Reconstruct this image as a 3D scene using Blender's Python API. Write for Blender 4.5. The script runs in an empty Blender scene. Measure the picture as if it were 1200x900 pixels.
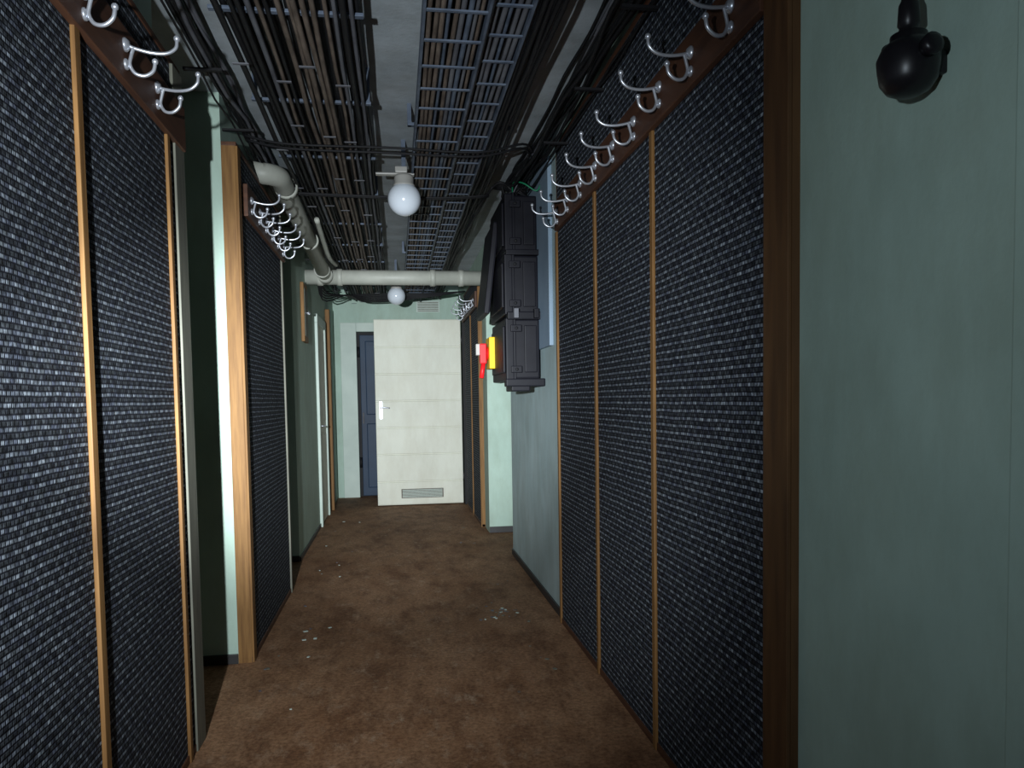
import bpy, bmesh, math, random
from mathutils import Vector, Matrix
random.seed(7)
scene = bpy.context.scene
COL = scene.collection
scene.view_settings.view_transform = 'Standard'

# ------------------------------------------------------------------ materials
def new_mat(name):
    m = bpy.data.materials.new(name); m.use_nodes = True
    nt = m.node_tree
    return m, nt, nt.nodes["Principled BSDF"]

def simple(name, c1, c2=None, rough=0.6, metal=0.0, scale=6.0, bump=0.0, bscale=60.0, spec=0.5, stretch=None, dirt=0.0):
    m, nt, b = new_mat(name)
    b.inputs["Roughness"].default_value = rough
    b.inputs["Metallic"].default_value = metal
    b.inputs["Specular IOR Level"].default_value = spec
    tc = nt.nodes.new("ShaderNodeTexCoord")
    mp = nt.nodes.new("ShaderNodeMapping")
    if stretch: mp.inputs["Scale"].default_value = stretch
    nt.links.new(tc.outputs["Object"], mp.inputs[0])
    n = nt.nodes.new("ShaderNodeTexNoise"); n.inputs["Scale"].default_value = scale
    n.inputs["Detail"].default_value = 6
    nt.links.new(mp.outputs[0], n.inputs["Vector"])
    r = nt.nodes.new("ShaderNodeValToRGB")
    r.color_ramp.elements[0].position = 0.3; r.color_ramp.elements[1].position = 0.7
    c2 = c2 or tuple(x * 0.8 for x in c1)
    r.color_ramp.elements[0].color = (*c2, 1); r.color_ramp.elements[1].color = (*c1, 1)
    nt.links.new(n.outputs["Fac"], r.inputs[0])
    out = r.outputs[0]
    if dirt:
        mp2 = nt.nodes.new("ShaderNodeMapping"); mp2.inputs["Scale"].default_value = (2.2, 2.2, 0.9)
        nt.links.new(tc.outputs["Object"], mp2.inputs[0])
        n3 = nt.nodes.new("ShaderNodeTexNoise"); n3.inputs["Scale"].default_value = 2.2; n3.inputs["Detail"].default_value = 9
        n3.inputs["Roughness"].default_value = .7
        nt.links.new(mp2.outputs[0], n3.inputs["Vector"])
        r3 = nt.nodes.new("ShaderNodeValToRGB")
        r3.color_ramp.elements[0].position = .36; r3.color_ramp.elements[1].position = .6
        k = 1-dirt; r3.color_ramp.elements[0].color = (k, k*.98, k*.95, 1); r3.color_ramp.elements[1].color = (1, 1, 1, 1)
        nt.links.new(n3.outputs["Fac"], r3.inputs[0])
        mx = nt.nodes.new("ShaderNodeMix"); mx.data_type = 'RGBA'; mx.blend_type = 'MULTIPLY'; mx.inputs[0].default_value = 1
        nt.links.new(out, mx.inputs[6]); nt.links.new(r3.outputs[0], mx.inputs[7]); out = mx.outputs[2]
    nt.links.new(out, b.inputs["Base Color"])
    if bump:
        n2 = nt.nodes.new("ShaderNodeTexNoise"); n2.inputs["Scale"].default_value = bscale
        nt.links.new(tc.outputs["Object"], n2.inputs["Vector"])
        bp = nt.nodes.new("ShaderNodeBump"); bp.inputs["Strength"].default_value = bump
        bp.inputs["Distance"].default_value = 0.004
        nt.links.new(n2.outputs["Fac"], bp.inputs["Height"])
        nt.links.new(bp.outputs[0], b.inputs["Normal"])
    return m

M_wall = simple("painted_green_plaster", (0.44, 0.58, 0.50), (0.38, 0.51, 0.44), 0.7, scale=3, bump=0.12, bscale=90, dirt=.13)
M_wallpale = simple("pale_blue_green_paint", (0.46, 0.58, 0.60), (0.39, 0.51, 0.53), 0.7, scale=3, bump=0.12, bscale=90, dirt=.18)
M_ceil = simple("grey_white_ceiling", (0.44, 0.49, 0.53), (0.33, 0.375, 0.41), 0.9, scale=4, bump=0.3, bscale=50, dirt=.2)
M_wood = simple("varnished_wood", (0.26, 0.135, 0.045), (0.15, 0.072, 0.024), 0.6, scale=5, stretch=(14, 14, 1), spec=.25)
M_wooddk = simple("dark_brown_wood", (0.11, 0.047, 0.025), (0.06, 0.026, 0.016), 0.55, scale=4, stretch=(8, 1, 8), spec=.3)
M_postdk = simple("brown_wood_post", (0.13, 0.062, 0.024), (0.075, 0.034, 0.014), 0.55, scale=4, stretch=(8, 8, 1), spec=.3)
M_post = simple("weathered_grey_wood", (0.17, 0.17, 0.135), (0.11, 0.11, 0.09), 0.6, scale=5, stretch=(10, 10, 1), spec=.3)
M_white = simple("white_door_paint", (0.74, 0.75, 0.65), (0.68, 0.69, 0.60), 0.5, scale=2, dirt=.10)
M_frame = simple("pale_frame_paint", (0.54, 0.63, 0.57), (0.44, 0.53, 0.48), 0.5, scale=4)
M_blue = simple("dark_blue_steel", (0.022, 0.048, 0.095), (0.014, 0.032, 0.068), 0.5, scale=4, spec=.25)
M_black = simple("black_plastic", (0.009, 0.009, 0.014), (0.005, 0.005, 0.009), 0.5, scale=10, spec=0.18)
M_blackg = simple("black_bakelite", (0.012, 0.011, 0.013), (0.008, 0.007, 0.009), 0.35, scale=10, spec=0.35)
M_blackc = simple("black_cable_sheath", (0.013, 0.013, 0.015), (0.008, 0.008, 0.010), 0.6, scale=10, spec=0.25)
M_brownc = simple("brown_grey_cable_sheath", (0.18, 0.14, 0.115), (0.07, 0.052, 0.042), 0.6, scale=5, stretch=(10, 2, 10), spec=.3)
M_greyc = simple("grey_cable_sheath", (0.15, 0.155, 0.175), (0.07, 0.07, 0.085), 0.6, scale=6, spec=.3)
M_tray = simple("galvanised_tray", (0.125, 0.155, 0.21), (0.06, 0.078, 0.115), 0.55, metal=0.1, scale=12, spec=.3)
M_steel = simple("nickel_hook", (0.62, 0.64, 0.70), (0.46, 0.48, 0.54), 0.33, metal=0.65, scale=20)
M_pipe = simple("cream_pipe_paint", (0.46, 0.47, 0.42), (0.34, 0.35, 0.31), 0.5, scale=6)
M_globe = simple("opal_glass", (0.62, 0.67, 0.74), (0.57, 0.62, 0.69), 0.15, scale=3)
M_porc = simple("white_porcelain", (0.42, 0.41, 0.39), (0.33, 0.32, 0.30), 0.4, scale=5)
M_skirt = simple("dark_skirting", (0.03, 0.03, 0.035), (0.02, 0.018, 0.018), 0.5)
M_red = simple("red_plastic", (0.80, 0.012, 0.018), (0.7, 0.008, 0.012), 0.45, spec=.3)
M_yel = simple("yellow_plastic", (0.85, 0.52, 0.005), (0.78, 0.46, 0.005), 0.5, spec=.3)
M_greenw = simple("green_wire", (0.01, 0.22, 0.10), None, 0.5)
M_board = simple("light_blue_board", (0.27, 0.36, 0.46), (0.22, 0.31, 0.41), 0.6, scale=4)
M_rust = simple("rusty_grille", (0.20, 0.18, 0.15), (0.10, 0.09, 0.07), 0.6, scale=30)

# woven basket fabric
def fabric():
    m, nt, b = new_mat("woven_fabric")
    b.inputs["Roughness"].default_value = 0.85
    b.inputs["Specular IOR Level"].default_value = 0.15
    N, L = nt.nodes, nt.links
    tc = N.new("ShaderNodeTexCoord"); sx = N.new("ShaderNodeSeparateXYZ")
    L.new(tc.outputs["Object"], sx.inputs[0])
    wob = N.new("ShaderNodeTexNoise"); wob.inputs["Scale"].default_value = 9
    L.new(tc.outputs["Object"], wob.inputs["Vector"])
    def madd(src, k, add):
        w = N.new("ShaderNodeMath"); w.operation = 'MULTIPLY_ADD'; w.inputs[1].default_value = k
        L.new(src, w.inputs[0]); L.new(add, w.inputs[2]); return w.outputs[0]
    z = madd(wob.outputs["Fac"], 0.006, sx.outputs["Z"])
    y = madd(wob.outputs["Fac"], 0.008, sx.outputs["Y"])
    cb = N.new("ShaderNodeCombineXYZ"); L.new(y, cb.inputs[0]); L.new(z, cb.inputs[1])
    br = N.new("ShaderNodeTexBrick")
    br.inputs["Scale"].default_value = 1.0
    br.inputs["Brick Width"].default_value = 0.0175
    br.inputs["Row Height"].default_value = 0.0125
    br.inputs["Mortar Size"].default_value = 0.0033
    br.inputs["Mortar Smooth"].default_value = 0.9
    br.inputs["Bias"].default_value = 0.0
    br.inputs["Color1"].default_value = (0.36, 0.41, 0.47, 1)
    br.inputs["Color2"].default_value = (0.13, 0.15, 0.21, 1)
    br.inputs["Mortar"].default_value = (0.012, 0.013, 0.026, 1)
    L.new(cb.outputs[0], br.inputs["Vector"])
    def sinw(src, period):
        w = N.new("ShaderNodeMath"); w.operation = 'MULTIPLY'; w.inputs[1].default_value = 2*math.pi/period
        L.new(src, w.inputs[0])
        s = N.new("ShaderNodeMath"); s.operation = 'SINE'; L.new(w.outputs[0], s.inputs[0])
        return s.outputs[0]
    pr = N.new("ShaderNodeMath"); pr.operation = 'MULTIPLY'
    L.new(sinw(z, 0.050), pr.inputs[0]); L.new(sinw(y, 0.0525), pr.inputs[1])
    mr2 = N.new("ShaderNodeMapRange"); mr2.inputs[1].default_value = -0.5; mr2.inputs[2].default_value = 0.5
    mr2.inputs[3].default_value = 0.45; mr2.inputs[4].default_value = 1.0
    L.new(pr.outputs[0], mr2.inputs[0])
    mr = N.new("ShaderNodeMapRange"); mr.inputs[1].default_value = -0.8; mr.inputs[2].default_value = 0.8
    mr.inputs[3].default_value = 0.25; mr.inputs[4].default_value = 1.0
    L.new(sinw(z, 0.025), mr.inputs[0])
    n = N.new("ShaderNodeTexNoise"); n.inputs["Scale"].default_value = 90
    L.new(tc.outputs["Object"], n.inputs["Vector"])
    nr = N.new("ShaderNodeMapRange"); nr.inputs[1].default_value = 0.3; nr.inputs[2].default_value = 0.7
    nr.inputs[3].default_value = 0.4; nr.inputs[4].default_value = 1.2
    L.new(n.outputs["Fac"], nr.inputs[0])
    mm = N.new("ShaderNodeMath"); mm.operation = 'MULTIPLY'
    L.new(mr.outputs[0], mm.inputs[0]); L.new(nr.outputs[0], mm.inputs[1])
    mm2 = N.new("ShaderNodeMath"); mm2.operation = 'MULTIPLY'
    L.new(mm.outputs[0], mm2.inputs[0]); L.new(mr2.outputs[0], mm2.inputs[1])
    vm = N.new("ShaderNodeVectorMath"); vm.operation = 'SCALE'
    L.new(br.outputs["Color"], vm.inputs[0]); L.new(mm2.outputs[0], vm.inputs["Scale"])
    L.new(vm.outputs[0], b.inputs["Base Color"])
    bp = N.new("ShaderNodeBump"); bp.inputs["Strength"].default_value = 0.5; bp.inputs["Distance"].default_value = 0.003
    inv = N.new("ShaderNodeMath"); inv.operation = 'SUBTRACT'; inv.inputs[0].default_value = 1
    L.new(br.outputs["Fac"], inv.inputs[1]); L.new(inv.outputs[0], bp.inputs["Height"])
    L.new(bp.outputs[0], b.inputs["Normal"])
    return m
M_fab = fabric()

def floor_mat():
    m, nt, b = new_mat("worn_brown_linoleum")
    N, L = nt.nodes, nt.links
    tc = N.new("ShaderNodeTexCoord")
    def noise(s, d, r=.6, off=(0, 0, 0), sc=(1, 1, 1)):
        mp = N.new("ShaderNodeMapping"); mp.inputs["Location"].default_value = off; mp.inputs["Scale"].default_value = sc
        L.new(tc.outputs["Object"], mp.inputs[0])
        n = N.new("ShaderNodeTexNoise"); n.inputs["Scale"].default_value = s; n.inputs["Detail"].default_value = d
        n.inputs["Roughness"].default_value = r; L.new(mp.outputs[0], n.inputs["Vector"]); return n.outputs["Fac"]
    def ramp(src, p0, c0, p1, c1):
        r = N.new("ShaderNodeValToRGB"); e = r.color_ramp.elements
        e[0].position = p0; e[0].color = (*c0, 1); e[1].position = p1; e[1].color = (*c1, 1)
        L.new(src, r.inputs[0]); return r.outputs[0]
    def mix(f, a, c, bt='MIX'):
        mx = N.new("ShaderNodeMix"); mx.data_type = 'RGBA'; mx.blend_type = bt
        if isinstance(f, float): mx.inputs[0].default_value = f
        else: L.new(f, mx.inputs[0])
        for s, i in ((a, 6), (c, 7)):
            if isinstance(s, tuple): mx.inputs[i].default_value = (*s, 1)
            else: L.new(s, mx.inputs[i])
        return mx.outputs[2]
    base = ramp(noise(1.6, 9, .66, (0, 0, 0), (1, .45, 1)), .34, (0.25, 0.118, 0.055), .68, (0.46, 0.275, 0.16))
    stains = ramp(noise(5.5, 9, .78, (3, 7, 0), (1, .5, 1)), .38, (0.45, 0.38, 0.34), .55, (1, 1, 1))
    grain = ramp(noise(55, 6, .75), .38, (0.45, 0.40, 0.37), .6, (1, 1, 1))
    c = mix(.85, base, stains, 'MULTIPLY'); c = mix(.9, c, grain, 'MULTIPLY')
    # traffic wear: scuffs mostly along the middle of the corridor
    sx = N.new("ShaderNodeSeparateXYZ"); L.new(tc.outputs["Object"], sx.inputs[0])
    ab = N.new("ShaderNodeMath"); ab.operation = 'ABSOLUTE'; L.new(sx.outputs["X"], ab.inputs[0])
    mr = N.new("ShaderNodeMapRange"); mr.inputs[1].default_value = .15; mr.inputs[2].default_value = .85
    mr.inputs[3].default_value = 1; mr.inputs[4].default_value = .25; L.new(ab.outputs[0], mr.inputs[0])
    scuff = ramp(noise(9, 13, .88, (11, 2, 0), (1, .55, 1)), .53, (0, 0, 0), .63, (.65, .65, .65))
    mu = N.new("ShaderNodeMath"); mu.operation = 'MULTIPLY'; L.new(scuff, mu.inputs[0]); L.new(mr.outputs[0], mu.inputs[1])
    c = mix(mu.outputs[0], c, (0.50, 0.37, 0.26))
    L.new(c, b.inputs["Base Color"])
    b.inputs["Roughness"].default_value = 0.75
    b.inputs["Specular IOR Level"].default_value = 0.25
    bp = N.new("ShaderNodeBump"); bp.inputs["Strength"].default_value = 0.4; bp.inputs["Distance"].default_value = 0.003
    L.new(noise(50, 5), bp.inputs["Height"]); L.new(bp.outputs[0], b.inputs["Normal"])
    return m
M_floor = floor_mat()

# ------------------------------------------------------------------ mesh builder
class B:
    def __init__(self, name):
        self.name = name; self.bm = bmesh.new(); self.mats = []
    def mi(self, mat):
        if mat not in self.mats: self.mats.append(mat)
        return self.mats.index(mat)
    def box(self, lo, hi, mat, bevel=0.0, rot=None):
        lo = Vector(lo); hi = Vector(hi)
        c = (lo + hi) / 2; s = hi - lo
        t = bmesh.new(); bmesh.ops.create_cube(t, size=1)
        for v in t.verts: v.co = Vector((v.co.x*s.x, v.co.y*s.y, v.co.z*s.z))
        if bevel: bmesh.ops.bevel(t, geom=list(t.edges), offset=bevel, segments=2, affect='EDGES', profile=0.6)
        mt = Matrix.Translation(c) @ (rot.to_4x4() if rot else Matrix.Identity(4))
        self._merge(t, mt, mat, False)
    def _merge(self, t, mt, mat, smooth):
        i = self.mi(mat); mp = {}
        for v in t.verts: mp[v] = self.bm.verts.new(mt @ v.co)
        for f in t.faces:
            try:
                nf = self.bm.faces.new([mp[v] for v in f.verts]); nf.material_index = i; nf.smooth = smooth
            except ValueError: pass
        t.free()
    def lathe(self, prof, origin, axis, mat, seg=24):
        q = Vector((0, 0, 1)).rotation_difference(Vector(axis).normalized()).to_matrix().to_4x4()
        t = bmesh.new(); rings = []
        for r, h in prof:
            if r < 1e-5: rings.append([t.verts.new((0, 0, h))])
            else: rings.append([t.verts.new((r*math.cos(2*math.pi*k/seg), r*math.sin(2*math.pi*k/seg), h)) for k in range(seg)])
        for a, b in zip(rings, rings[1:]):
            for k in range(seg):
                k2 = (k+1) % seg
                vs = [a[k % len(a)], a[k2 % len(a)], b[k2 % len(b)], b[k % len(b)]]
                u = []
                for v in vs:
                    if v not in u: u.append(v)
                if len(u) >= 3: t.faces.new(u)
        bmesh.ops.recalc_face_normals(t, faces=t.faces)
        self._merge(t, Matrix.Translation(Vector(origin)) @ q, mat, True)
    def tube(self, pts, r, mat, seg=8):
        pts = [Vector(p) for p in pts]
        t = bmesh.new(); rings = []
        d = (pts[1]-pts[0]).normalized()
        up = Vector((0, 0, 1)) if abs(d.z) < 0.9 else Vector((1, 0, 0))
        nrm = d.cross(up).normalized()
        for i, p in enumerate(pts):
            if i == 0: dd = pts[1]-pts[0]
            elif i == len(pts)-1: dd = pts[-1]-pts[-2]
            else: dd = (pts[i+1]-pts[i]).normalized()+(pts[i]-pts[i-1]).normalized()
            dd.normalize()
            nrm = (nrm - dd*nrm.dot(dd)).normalized(); bn = dd.cross(nrm)
            rings.append([t.verts.new(p + r*(math.cos(2*math.pi*k/seg)*nrm+math.sin(2*math.pi*k/seg)*bn)) for k in range(seg)])
        for a, b in zip(rings, rings[1:]):
            for k in range(seg):
                t.faces.new([a[k], a[(k+1) % seg], b[(k+1) % seg], b[k]])
        t.faces.new(rings[0][::-1]); t.faces.new(rings[-1])
        bmesh.ops.recalc_face_normals(t, faces=t.faces)
        self._merge(t, Matrix.Identity(4), mat, True)
    def ball(self, c, r, mat, seg=12):
        n = 8
        self.lathe([(r*math.sin(math.pi*i/n), -r*math.cos(math.pi*i/n)) for i in range(n+1)], c, (0, 0, 1), mat, seg)
    def done(self, parent=None):
        me = bpy.data.meshes.new(self.name); self.bm.to_mesh(me); self.bm.free()
        for m in self.mats: me.materials.append(m)
        o = bpy.data.objects.new(self.name, me); COL.objects.link(o)
        if parent: o.parent = parent
        return o

def smooth_path(pts, n=6):
    pts = [Vector(p) for p in pts]; out = []
    P = [pts[0]] + pts + [pts[-1]]
    for i in range(1, len(P)-2):
        for k in range(n):
            t = k/n; a, b, c, d = P[i-1], P[i], P[i+1], P[i+2]
            out.append(0.5*((2*b)+(c-a)*t+(2*a-5*b+4*c-d)*t*t+(3*b-a-3*c+d)*t**3))
    out.append(pts[-1]); return out

def empty(name):
    e = bpy.data.objects.new(name, None); COL.objects.link(e)
    return e

H = 2.80
YB, YE = -1.6, 10.6
# ------------------------------------------------------------------ room shell
b = B("floor"); b.box((-1.9, YB-.1, -0.1), (1.9, YE+1.6, 0), M_floor); b.done()
b = B("ceiling"); b.box((-1.9, YB-.1, H), (1.9, YE+1.6, H+0.1), M_ceil); b.done()

XLn, XLf, XR, XRf = -0.86, -0.81, 0.945, 0.875
b = B("wall_left")
b.box((-1.9, YB, 0), (XLn, 3.08, H), M_wall)
b.box((-1.9, 3.08, 0), (-1.75, 3.95, H), M_wall)
b.box((-1.9, 3.95, 0), (XLf, 5.40, H), M_wall)
b.box((-1.9, 5.40, 0), (-1.75, 6.42, H), M_wall)
b.box((-1.9, 6.42, 0), (XLf, YE, H), M_wall)
b.done()
b = B("wall_right")
b.box((XR, YB, 0), (1.9, 4.30, H), M_wall)
b.box((XR, 4.30, 0), (1.9, 6.33, H), M_wallpale)
b.box((1.75, 6.33, 0), (1.9, 7.40, H), M_wall)
b.box((XRf, 7.40, 0), (1.9, YE, H), M_wall)
b.done()
b = B("wall_back")
b.box((-1.9, YE, 0), (-0.51, YE+0.15, H), M_wall)
b.box((0.46, YE, 0), (1.9, YE+0.15, H), M_wall)
b.box((-0.51, YE, 2.24), (0.46, YE+0.15, H), M_wall)
b.done()
b = B("wall_front"); b.box((-1.9, YB-.1, 0), (1.9, YB, H), M_wall); b.done()

b = B("baseboard_right")
b.box((XR-0.012, 4.34, 0), (XR, 6.33, 0.05), M_skirt, 0.003)
b.box((XRf, 7.388, 0), (1.75, 7.40, 0.06), M_skirt, 0.003)
b.box((XR-0.012, 1.1, 0), (XR, 1.69, 0.06), M_skirt, 0.003)
b.done()
b = B("baseboard_left")
b.box((-1.75, 3.938, 0), (XLf, 3.95, 0.05), M_skirt, 0.003)
b.box((-1.75, 6.408, 0), (XLf, 6.42, 0.05), M_skirt, 0.003)
b.box((XLf, 6.42, 0), (XLf+0.012, 8.15, 0.04), M_skirt, 0.003)
b.done()

# small flakes of plaster on the floor
b = B("floor_debris")
for k in range(70):
    if k < 30: x, y = random.gauss(.62, .07), random.gauss(4.55, .10)
    else: x, y = random.choice([-1, 1])*random.uniform(.45, .72)+.05, random.uniform(3.2, 9.2)
    x = max(-.7, min(.85, x)); s = random.uniform(.004, .013)
    b.box((x-s, y-s*.7, 0.0005), (x+s, y+s*.7, 0.0035), random.choice([M_greyc, M_brownc, M_frame, M_post]), 0, Matrix.Rotation(random.uniform(0, 3), 3, 'Z'))
b.done()

# ------------------------------------------------------------------ fabric panels with wooden strips
def panel(side, xw, xf, y0, y1, z1, strips, cap0, cap1):
    b = B("fabric_wall_panel")
    lo, hi = sorted((xw, xf))
    b.box((lo, y0+0.012, 0.02), (hi, y1-0.012, z1), M_fab)
    b.box((lo, y0, 0.0), (hi, y0+.014, z1), cap0)
    b.box((lo, y1-.014, 0.0), (hi, y1, z1), cap1)
    for (ys, w, mat, zt) in strips:
        a, c = sorted((xf, xf-side*0.012))
        b.box((a, ys-w/2, 0.0), (c, ys+w/2, zt), mat, 0.003)
    a, c = sorted((xw, xf-side*0.006))
    b.box((a, y0, z1), (c, y1, z1+0.02), M_wooddk, 0.003)
    b.box((a, y0, 0.0), (c, y1, 0.03), M_wooddk, 0.003)
    return b.done()

RZ0, RZ1 = 2.24, 2.40
panel(-1, XLn, -0.775, -1.2, 3.08, 2.52, [(0.55, .035, M_wood, RZ0), (1.32, .035, M_wood, RZ0), (2.10, .035, M_wood, 2.52), (2.88, .03, M_wood, RZ0), (3.02, .12, M_post, 2.52)], M_postdk, M_post)
panel(-1, XLf, -0.745, 3.95, 5.40, 2.55, [(3.985, .07, M_wood, 2.55), (5.385, .03, M_post, 2.55)], M_wood, M_post)
panel(1, XR, 0.925, 1.70, 4.33, 2.70, [(4.31, .03, M_wood, RZ0), (3.47, .03, M_wood, RZ0), (2.67, .03, M_wood, RZ0), (1.76, .12, M_postdk, 2.70)], M_postdk, M_wood)
panel(1, XRf, 0.845, 7.75, 9.40, 2.55, [(7.775, .05, M_wood, 2.55), (8.6, .03, M_wood, RZ0)], M_wood, M_wood)

# ------------------------------------------------------------------ coat racks
def hook(b, x, y, z, s):
    jz = random.uniform(-.008, .008); jy = random.uniform(-.02, .02)
    P = lambda a, c, d=0: (x+s*a, y+jy*a/0.1+d, z+c+jz)
    b.lathe([(0, 0), (.020, 0), (.020, .005), (.011, .014), (0, .015)], P(0, 0.0), (s, 0, 0), M_steel, 14)
    b.lathe([(0, 0), (.016, 0), (.016, .005), (.009, .01), (0, .011)], P(0, -.055), (s, 0, 0), M_steel, 14)
    b.tube(smooth_path([P(.005, 0), P(.03, -.008), P(.07, -.014), P(.11, -.010), P(.134, .008), P(.138, .03)], 5), .0053, M_steel)
    b.ball(P(.138, .036), .0095, M_steel)
    b.tube(smooth_path([P(.024, -.004), P(.016, -.03), P(.012, -.055), P(.025, -.078), P(.05, -.082), P(.072, -.066), P(.078, -.042)], 5), .0053, M_steel)
    b.ball(P(.078, -.038), .009, M_steel)

def rack(side, xf, y0, y1, ys):
    b = B("coat_rack")
    a, c = sorted((xf, xf-side*0.022))
    b.box((a, y0, RZ0), (c, y1, RZ1), M_wooddk, 0.004)
    for y in ys: hook(b, xf-side*0.022, y, 2.335, -side)
    return b.done()
rack(-1, -0.775, 0.2, 3.07, [0.9, 1.2, 1.5, 1.82, 2.12, 2.42, 2.72])
rack(-1, -0.733, 4.06, 5.37, [4.15, 4.37, 4.59, 4.81, 5.03, 5.25])
rack(1, 0.925, 1.82, 4.29, [1.98, 2.26, 2.54, 2.82, 3.10, 3.38, 3.66, 3.94, 4.2])
rack(1, 0.833, 7.80, 9.38, [7.95, 8.25, 8.55, 8.85, 9.15])

# ------------------------------------------------------------------ white door (leaf standing across the corridor)
d = empty("door_1")
b = B("leaf")
x0, x1, y0, y1, z0, z1 = -0.25, 0.81, 9.58, 9.62, 0.012, 2.30
b.box((x0, y0+.004, z0), (x1, y1, z1), M_white, 0.003)
zz = [z0]+[0.30, 0.64, 0.97, 1.30, 1.63, 1.96, z1]
for a, c in zip(zz, zz[1:]):
    b.box((x0, y0-.010, a+.006), (x1, y0+.006, c-.006), M_white, 0.007)
b.done(d)
b = B("vent_grille")
b.box((0.04, y0-.018, 0.095), (0.56, y0-.008, 0.21), M_rust, .003)
for k in range(7):
    b.box((0.055, y0-.026, 0.106+k*.0145), (0.545, y0-.016, 0.113+k*.0145), M_frame)
b.done(d)
b = B("handle")
b.box((-0.205, y0-.018, 1.08), (-0.165, y0-.009, 1.30), M_steel, .004)
b.lathe([(0, 0), (.012, 0), (.012, .05), (0, .05)], (-0.185, y0-.015, 1.22), (0, -1, 0), M_steel, 12)
b.tube(smooth_path([(-0.185, y0-.06, 1.22), (-0.14, y0-.062, 1.222), (-0.08, y0-.058, 1.215)], 4), .009, M_steel)
b.done(d)
b = B("hinges")
for z in (0.3, 2.0):
    b.lathe([(0, 0), (.012, 0), (.012, .1), (0, .1)], (0.818, y0, z), (0, 0, 1), M_skirt, 12)
b.box((0.825, 9.50, 0), (0.874, 9.66, 2.36), M_blackc, .004)
b.done(d)

# ------------------------------------------------------------------ dark blue steel door in the end wall
d = empty("door_2")
b = B("frame")
b.box((-0.72, YE-.03, 0), (-0.51, YE+.0, 2.36), M_frame, .005)
b.box((-0.51, YE-.03, 2.24), (0.6, YE, 2.36), M_frame, .005)
b.box((0.46, YE-.03, 0), (0.6, YE, 2.24), M_frame, .005)
b.done(d)
b = B("leaf")
b.box((-0.47, YE+.06, 0.012), (0.45, YE+.11, 2.20), M_blue, .006)
b.box((-0.51, YE+.10, 0.0), (0.46, YE+.14, 2.24), M_blackc)
for a, c in ((0.12, 1.0), (1.12, 2.12)):
    b.box((-0.40, YE+.045, a), (0.34, YE+.065, c), M_blue, .012)
b.box((-.455, YE+.03, 1.0), (-.43, YE+.06, 1.15), M_greyc, .004)
for z in (.4, 1.9):
    b.lathe([(0, 0), (.018, 0), (.018, .14), (0, .14)], (-.49, YE+.035, z), (0, 0, 1), M_blackc, 12)
b.done(d)

def side_door(name, y0, y1, xw, s, mf, ml):
    d = empty(name)
    b = B("frame")
    for (a, c, z0, z1) in ((y0, y0+.09, 0, 2.12), (y1-.09, y1, 0, 2.12), (y0, y1, 2.12, 2.21)):
        lo, hi = sorted((xw, xw+s*.03)); b.box((lo, a, z0), (hi, c, z1), mf, .005)
    b.done(d)
    b = B("leaf")
    lo, hi = sorted((xw, xw+s*.012)); b.box((lo, y0+.09, .012), (hi, y1-.09, 2.12), ml, .002)
    lo, hi = sorted((xw+s*.012, xw+s*.018))
    for a, c in ((.15, .95), (1.1, 1.98)): b.box((lo, y0+.2, a), (hi, y1-.2, c), ml, .004)
    b.tube([(xw+s*.01, y0+.14, 1.05), (xw+s*.06, y0+.14, 1.05), (xw+s*.06, y0+.24, 1.05)], .008, M_steel)
    b.done(d)
side_door("door_3", 8.15, 9.1, XLf, 1, M_frame, M_white)
side_door("door_4", 0.05, 1.035, XR, -1, M_wall, M_frame)
b = B("trim_1"); b.box((XLf, 9.4, 0), (XLf+.05, 9.5, 2.4), M_wood, .004); b.done()

b = B("wooden_key_board")
b.box((XLf, 7.0, 1.84), (XLf+.03, 7.28, 2.36), M_wood, .006)
b.box((XLf+.028, 7.03, 1.89), (XLf+.034, 7.25, 2.31), M_post, .002)
for k in range(3): b.tube([(XLf+.03, 7.08+k*.06, 2.1), (XLf+.055, 7.08+k*.06, 2.095), (XLf+.06, 7.08+k*.06, 2.11)], .004, M_steel, 6)
b.done()

# ------------------------------------------------------------------ cable trays on the ceiling
ZT = 2.62
def line(b, x, z, y0, y1, r, mat, wob=0.006, seg=7, step=0.5):
    n = int((y1-y0)/step)
    pts = [(x+random.uniform(-wob, wob), y0+(y1-y0)*i/n, z+random.uniform(-wob, wob)*.8) for i in range(n+1)]
    b.tube(smooth_path(pts, 2), r, mat, seg)

b = B("cable_tray")
xs = -0.565
i = 0
while xs < -0.10:
    r = random.choice([.008, .010, .012])
    mat = random.choice([M_brownc, M_brownc, M_greyc, M_blackc, M_brownc])
    line(b, xs, ZT+random.uniform(-.006, .01), -1.4, 10.3, r, mat, .005)
    xs += r*2 + (random.choice([.004, .010, .014]) if i % 5 else .026); i += 1
for k in range(15):
    y = -1.2 + k*0.8
    b.box((-0.60, y-.012, ZT+.018), (-0.08, y+.012, ZT+.03), M_tray, .002)
    if k % 2 == 0:
        for x in (-0.585, -0.095): b.box((x-.01, y-.01, ZT+.02), (x+.01, y+.01, H), M_tray)
    for q in range(4):
        xc = -0.54+q*.12+random.uniform(-.02, .02); yy = y+random.uniform(.1, .6)
        b.box((xc-.03, yy-.007, ZT-.017), (xc+.03, yy+.007, ZT-.013), M_greyc)
for j in range(16):
    line(b, -0.55+j*.03, ZT+.045, -1.4, 10.3, .011, M_blackc, .006)
b.done()

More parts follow.
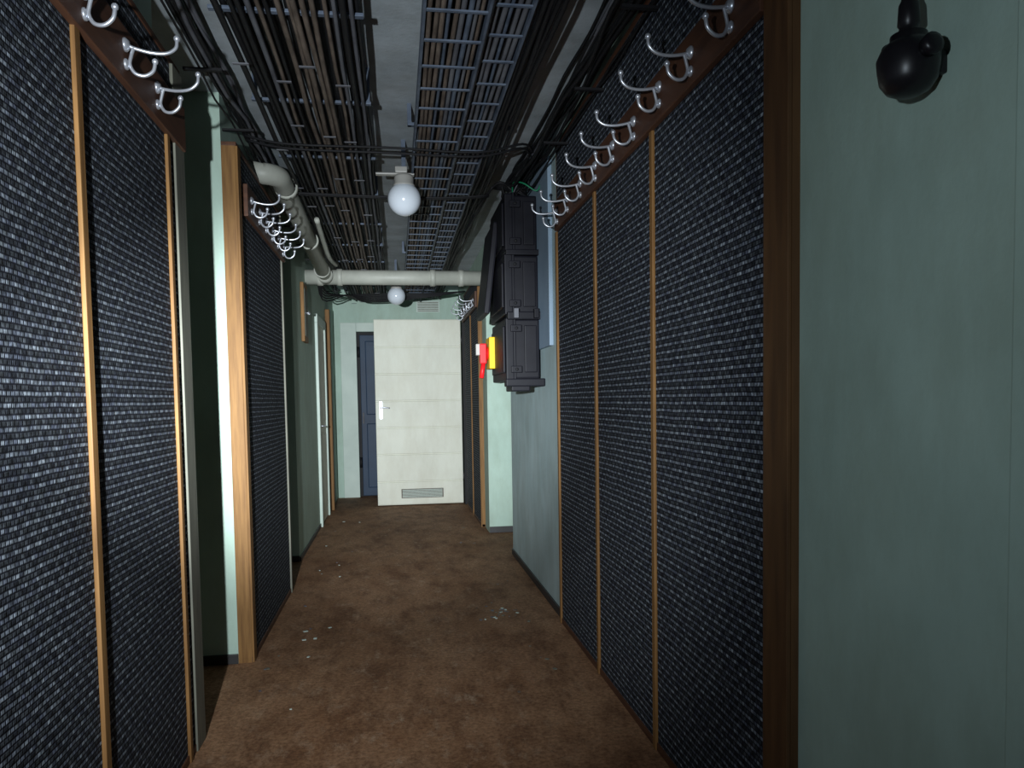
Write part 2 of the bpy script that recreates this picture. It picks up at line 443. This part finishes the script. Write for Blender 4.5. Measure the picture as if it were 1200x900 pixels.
b = B("cable_tray")
for (xa, xb, z, step) in ((0.125, 0.345, ZT, .22), (0.36, 0.50, ZT+.03, .22)):
    for x in (xa, xb):
        b.box((x-.005, -1.4, z-.014), (x+.005, 10.3, z+.04), M_tray)
    y = -1.3
    while y < 10.2:
        b.box((xa, y-.007, z-.012), (xb, y+.007, z-.006), M_tray)
        y += step
for k in range(7):
    y = -1.1+k*1.7
    b.box((0.09, y-.015, ZT+.07), (0.62, y+.015, ZT+.085), M_tray, .002)
    for x in (0.10, 0.60): b.box((x-.01, y-.01, ZT+.07), (x+.01, y+.01, H), M_tray)
# cables lying directly on the rungs
for j in range(9):
    line(b, 0.147+j*.0222, ZT+.005, -1.4, 10.3, random.choice([.007, .009, .010]), random.choice([M_greyc, M_greyc, M_blackc, M_tray, M_brownc]), .004)
for j in range(5):
    line(b, 0.382+j*.024, ZT+.036, -1.4, 10.3, random.choice([.007, .009, .010]), random.choice([M_greyc, M_greyc, M_blackc, M_tray]), .004)
for j in range(17):
    line(b, 0.135+j*.0215, ZT+.055, -1.4, 10.3, .011, M_blackc, .005)
for j in range(6):
    line(b, 0.515+j*.018, ZT+.04+random.uniform(-.01, .02), -1.4, 10.3, .0105, M_blackc, .009)
b.done()

# ------------------------------------------------------------------ loose cable bundles along wall tops
b = B("cable_bundle")
for j in range(13):
    x = -0.72+random.uniform(-.045, .03); z = 2.70+random.uniform(-.06, .05)
    line(b, x, z, -1.3, 10.2, random.choice([.005, .007, .009]), random.choice([M_blackc, M_blackc, M_greyc, M_blackc]), .016, 6, .32)
for k in range(16):
    y = -0.9+k*.7
    b.box((-0.86 if y < 3.08 else -0.81, y-.010, 2.635), (-0.66, y+.010, 2.645), M_blackc)
b.done()
b = B("cable_bundle")
for j in range(17):
    x = 0.855+random.uniform(-.065, .055); z = 2.715+random.uniform(-.07, .065)
    r = random.choice([.005, .007, .009])
    n = 14; pts = [(x+random.uniform(-.014, .014), -1.3+5.6*i/n, z+random.uniform(-.012, .012)) for i in range(n+1)]
    yy = 4.98+random.uniform(-.06, .35)
    pts += [(x-.01, 4.6, z), (x-.03, yy-.1, z-.01), (0.80+random.uniform(-.08, .08), yy, 2.69), (0.80+random.uniform(-.08, .08), yy+.01, 2.62)]
    b.tube(smooth_path(pts, 3), r, M_blackc if j % 5 else M_greyc, 7)
for k in range(8):
    y = -0.9+k*.7
    b.box((0.79, y-.010, 2.625), (0.920, y+.010, 2.635), M_blackc)
b.done()
b = B("cable_bundle")
for j in range(8):
    o = j*.018
    b.tube(smooth_path([(0.56, 6.6-o, 2.60), (0.57, 5.6, 2.60-o*.2), (0.60+o*.3, 5.15-o, 2.62+o*.3), (0.68, 4.98+o, 2.69), (0.76+o*.4, 5.0+o, 2.67), (0.78+o*.3, 5.02+o, 2.61)], 5), .009, M_blackc, 7)
for j in range(2):
    y = 4.02+j*.07
    b.tube(smooth_path([(-0.72, y+.05, 2.64), (-.5, y, 2.588), (0, y-.01, 2.583-.004*j), (.45, y+.02, 2.583), (.70, y+.1, 2.66), (0.80, y+.35, 2.70)], 5), .0065, M_blackc, 7)
for y, z in ((4.95, 2.585), (7.9, 2.585)):
    for q in range(2):
        b.tube(smooth_path([(-0.66, y+q*.03, z+.01), (-.3, y+q*.03, z), (.3, y+q*.03, z-.004), (.62, y+q*.03, z+.02)], 4), .007, M_blackc, 7)
for j in range(6):
    o = j*.03
    b.tube(smooth_path([(-.72, 7.7-o, 2.66), (-.70, 7.9, 2.47-o), (-.62+o, 8.3, 2.42), (-.3, 8.6+o, 2.47-o*.4), (.3, 8.6, 2.48-o*.3), (.8, 8.7, 2.52)], 5), .007, M_blackc, 7)
b.done()

# ------------------------------------------------------------------ cream pipe
b = B("heating_pipe")
def arc(c, r, a0, a1, n=8):
    return [(c[0]+r*math.cos(math.radians(a0+(a1-a0)*k/n)), c[1]+r*math.sin(math.radians(a0+(a1-a0)*k/n)), c[2]) for k in range(n+1)]
zp = 2.47
pts = [(XLf, 4.62, 2.625)] + [(-.74, 4.62, 2.62)] + arc((-.74, 4.72, 2.61), .10, -90, 0) + [(-.635, 5.4, 2.575), (-.62, 7.3, zp)]
b.tube(pts, .060, M_pipe, 20)
for y, z in ((4.85, 2.602), (6.1, 2.537), (7.1, 2.482)): b.lathe([(.060, 0), (.070, .0), (.070, .05), (.060, .05)], (-.628, y, z), (0, 1, 0), M_pipe, 20)
b.tube([(XLf, 7.45, zp), (XRf, 7.45, zp)], .07, M_pipe, 20)
for x in (-.70, -.52, .35, .62): b.lathe([(.07, 0), (.08, .0), (.08, .05), (.07, .05)], (x, 7.45, zp), (1, 0, 0), M_pipe, 20)
b.tube([(-.62, 7.25, zp), (-.62, 7.45, zp)], .07, M_pipe, 20)
b.done()
b = B("conduit_pipe")
b.tube(smooth_path([(-.52, 5.6, 2.58), (-.52, 6.0, 2.54), (-.52, 6.6, 2.50), (-.515, 7.3, 2.56)], 5), .018, M_pipe, 12)
b.done()

# ------------------------------------------------------------------ globe lamps
def globe(x, y, z):
    e = empty("globe_ceiling_lamp")
    b = B("globe")
    R = .095
    b.lathe([(R*math.sin(math.pi*i/16), -R*math.cos(math.pi*i/16)) for i in range(15)]+[(.045, R*.92)], (x, y, z), (0, 0, 1), M_globe, 32)
    b.done(e)
    b = B("socket_cap")
    b.lathe([(.0, .135), (.05, .135), (.056, .12), (.056, .085), (.062, .08), (.062, .066), (.05, .062), (0, .062)], (x, y, z), (0, 0, 1), M_porc, 24)
    b.done(e)
    b = B("mounting_bracket")
    b.box((x-.16, y-.02, z+.135), (x+.06, y+.02, z+.145), M_porc, .003)
    b.box((x-.012, y-.012, z+.14), (x+.012, y+.012, H), M_tray)
    b.box((x-.05, y-.03, z+.145), (x+.02, y+.03, z+.18), M_porc, .006)
    b.done(e)
globe(0.075, 4.55, 2.465)
globe(0.03, 8.35, 2.42)

# ------------------------------------------------------------------ fuse boxes
e = empty("fuse_box")
b = B("mounting_board")
b.box((XR-.025, 4.55, 1.62), (XR, 5.9, 2.74), M_board, .004)
b.done(e)
def cabinet(name, x0, x1, y0, y1, z0, z1):
    b = B(name)
    b.box((x0+.05, y0+.012, z0+.01), (x1, y1-.012, z1-.01), M_black, .012)
    b.box((x0, y0, z0), (x0+.055, y1, z1), M_black, .010)
    b.box((x0-.012, y0+.05, z0+.05), (x0+.004, y1-.05, z1-.05), M_black, .008)
    b.box((x0+.050, y0-.004, z0-.004), (x0+.064, y1+.004, z1+.004), M_black, .003)
    for z in (z0+.07, z1-.07):
        b.box((x0+.03, y0-.022, z-.022), (x0+.10, y0+.002, z+.022), M_black, .005)
        b.lathe([(0, 0), (.010, 0), (.010, .008), (0, .008)], (x0+.065, y0-.022, z), (0, -1, 0), M_blackc, 12)
    b.box((x0+.12, y0-.006, z0+.05), (x1-.02, y0+.014, z1-.05), M_black, .006)
    return b.done(e)
cabinet("upper_cabinet", .71, XR-.025, 4.90, 5.62, 2.235, 2.61)
cabinet("middle_cabinet", .70, XR-.025, 4.88, 5.62, 1.84, 2.225)
cabinet("lower_cabinet", .70, XR-.025, 4.86, 5.55, 1.42, 1.82)
b = B("fittings")
b.box((.71, 4.83, 1.805), (.93, 4.90, 1.855), M_black, .008)
b.box((.71, 4.86, 2.215), (.93, 4.91, 2.25), M_black, .006)
b.box((.69, 4.80, 1.38), (.94, 4.90, 1.43), M_black, .008)
b.box((.73, 4.84, 1.35), (.85, 5.1, 1.42), M_black, .008)
for x in (.75, .80, .85): b.lathe([(0, 0), (.018, 0), (.02, -.03), (.014, -.05), (0, -.05)], (x, 5.1, 1.42), (0, 0, 1), M_blackc, 12)
b.box((.745, 4.79, 1.81), (.775, 4.84, 1.87), M_greyc, .004)
b.box((.875, 4.79, 1.81), (.905, 4.84, 1.87), M_black, .004)
b.done(e)
b = B("swung_lid")
rot = Matrix.Rotation(math.radians(7), 3, 'Y')
b.box((.640, 5.20, 1.88), (.680, 5.72, 2.50), M_black, .012, rot)
b.done(e)
b = B("rotary_switch")
b.box((.650, 5.33, 1.515), (.712, 5.53, 1.735), M_yel, .006)
b.lathe([(0, 0), (.05, 0), (.046, .022), (.02, .028), (0, .028)], (.650, 5.43, 1.625), (-1, 0, 0), M_red, 20)
b.box((.585, 5.33, 1.55), (.632, 5.38, 1.69), M_red, .008)
b.box((.560, 5.36, 1.61), (.60, 5.41, 1.69), M_porc, .006)
b.tube([(.612, 5.35, 1.57), (.592, 5.33, 1.45)], .016, M_red, 8)
b.done(e)
b = B("green_earth_wire")
b.tube(smooth_path([(.78, 5.0, 2.60), (.77, 4.9, 2.67), (.82, 4.82, 2.65), (.90, 4.8, 2.60), (.93, 4.8, 2.66)], 6), .005, M_greenw, 7)
b.done(e)
b = B("top_cables")
for j in range(5):
    b.tube(smooth_path([(.74+j*.035, 5.2, 2.60), (.74+j*.035, 5.15, 2.67), (.76+j*.03, 5.0, 2.73), (.81+j*.02, 4.6, 2.73)], 5), .011, M_blackc, 8)
b.done(e)

# ------------------------------------------------------------------ black wall lamp (near right)
e = empty("wall_lamp")
yl, zl, K = 1.235, 1.865, .82
xl = .885
b = B("body")
prof = [(0, -.068), (.022, -.066), (.043, -.055), (.056, -.036), (.060, -.012), (.062, .012), (.054, .03), (.048, .038), (.036, .046), (.036, .058), (.022, .062), (.018, .075), (.022, .08), (.020, .12), (.015, .13), (.012, .18), (0, .18)]
b.lathe([(r*K, h*K) for r, h in prof], (xl, yl, zl), (0, 0, 1), M_blackg, 32)
b.box((xl, yl-.02, zl-.02), (XR, yl+.02, zl+.02), M_blackg, .004)
b.lathe([(0, 0), (.015, 0), (.018, .014), (.018, .022), (.010, .026), (0, .026)], (xl, yl-.043, zl+.006), (0, -1, .1), M_blackg, 14)
b.lathe([(0, 0), (.012, 0), (.010, .02), (0, .02)], (xl-.01, yl+.03, zl+.03), (0, 1, .8), M_blackg, 14)
b.done(e)
b = B("cable_stem")
b.tube([(xl, yl, zl+.11), (xl+.01, yl, zl+.3), (.92, yl, zl+.5), (.93, yl, H)], .009, M_blackc, 10)
b.done(e)

b = B("wall_vent")
b.box((.30, YE-.012, 2.50), (.62, YE, 2.66), M_frame, .003)
for k in range(6): b.box((.32, YE-.018, 2.515+k*.023), (.60, YE-.010, 2.525+k*.023), M_rust)
b.done()

# ------------------------------------------------------------------ lights: hand torch beside the camera
def spot(name, energy, angle, blend, loc, target, color, size=.02):
    l = bpy.data.lights.new(name, 'SPOT'); l.energy = energy; l.spot_size = math.radians(angle); l.spot_blend = blend
    l.color = color; l.shadow_soft_size = size
    o = bpy.data.objects.new(name, l); COL.objects.link(o); o.location = loc
    o.rotation_euler = (Vector(target)-Vector(loc)).to_track_quat('-Z', 'Y').to_euler()
LP = (-.42, -.05, 1.42)
cool = (.90, .97, 1.0)
spot("torch_beam", 2250, 34, 1.0, LP, (.15, 9.6, 1.15), cool)
spot("torch_halo", 520, 74, 1.0, LP, (-.05, 9.6, 1.3), cool)
spot("torch_spill", 50, 140, 1.0, LP, (.9, 9.6, 3.2), (.76, .89, 1.0))
w = bpy.data.worlds.new("world"); scene.world = w; w.use_nodes = True
w.node_tree.nodes["Background"].inputs[0].default_value = (.5, .6, .8, 1)
w.node_tree.nodes["Background"].inputs[1].default_value = 0.005

# ------------------------------------------------------------------ camera
cam = bpy.data.cameras.new("camera"); co = bpy.data.objects.new("camera", cam); COL.objects.link(co)
cam.lens = 27; cam.sensor_width = 36; cam.clip_start = .02
cam.shift_y = 65/1200
R = Matrix.Rotation(math.radians(-8.53), 4, 'Z') @ Matrix.Rotation(math.radians(87), 4, 'X') @ Matrix.Rotation(-.016, 4, 'Z')
co.matrix_world = Matrix.Translation((0, 0, 1.3)) @ R
scene.camera = co
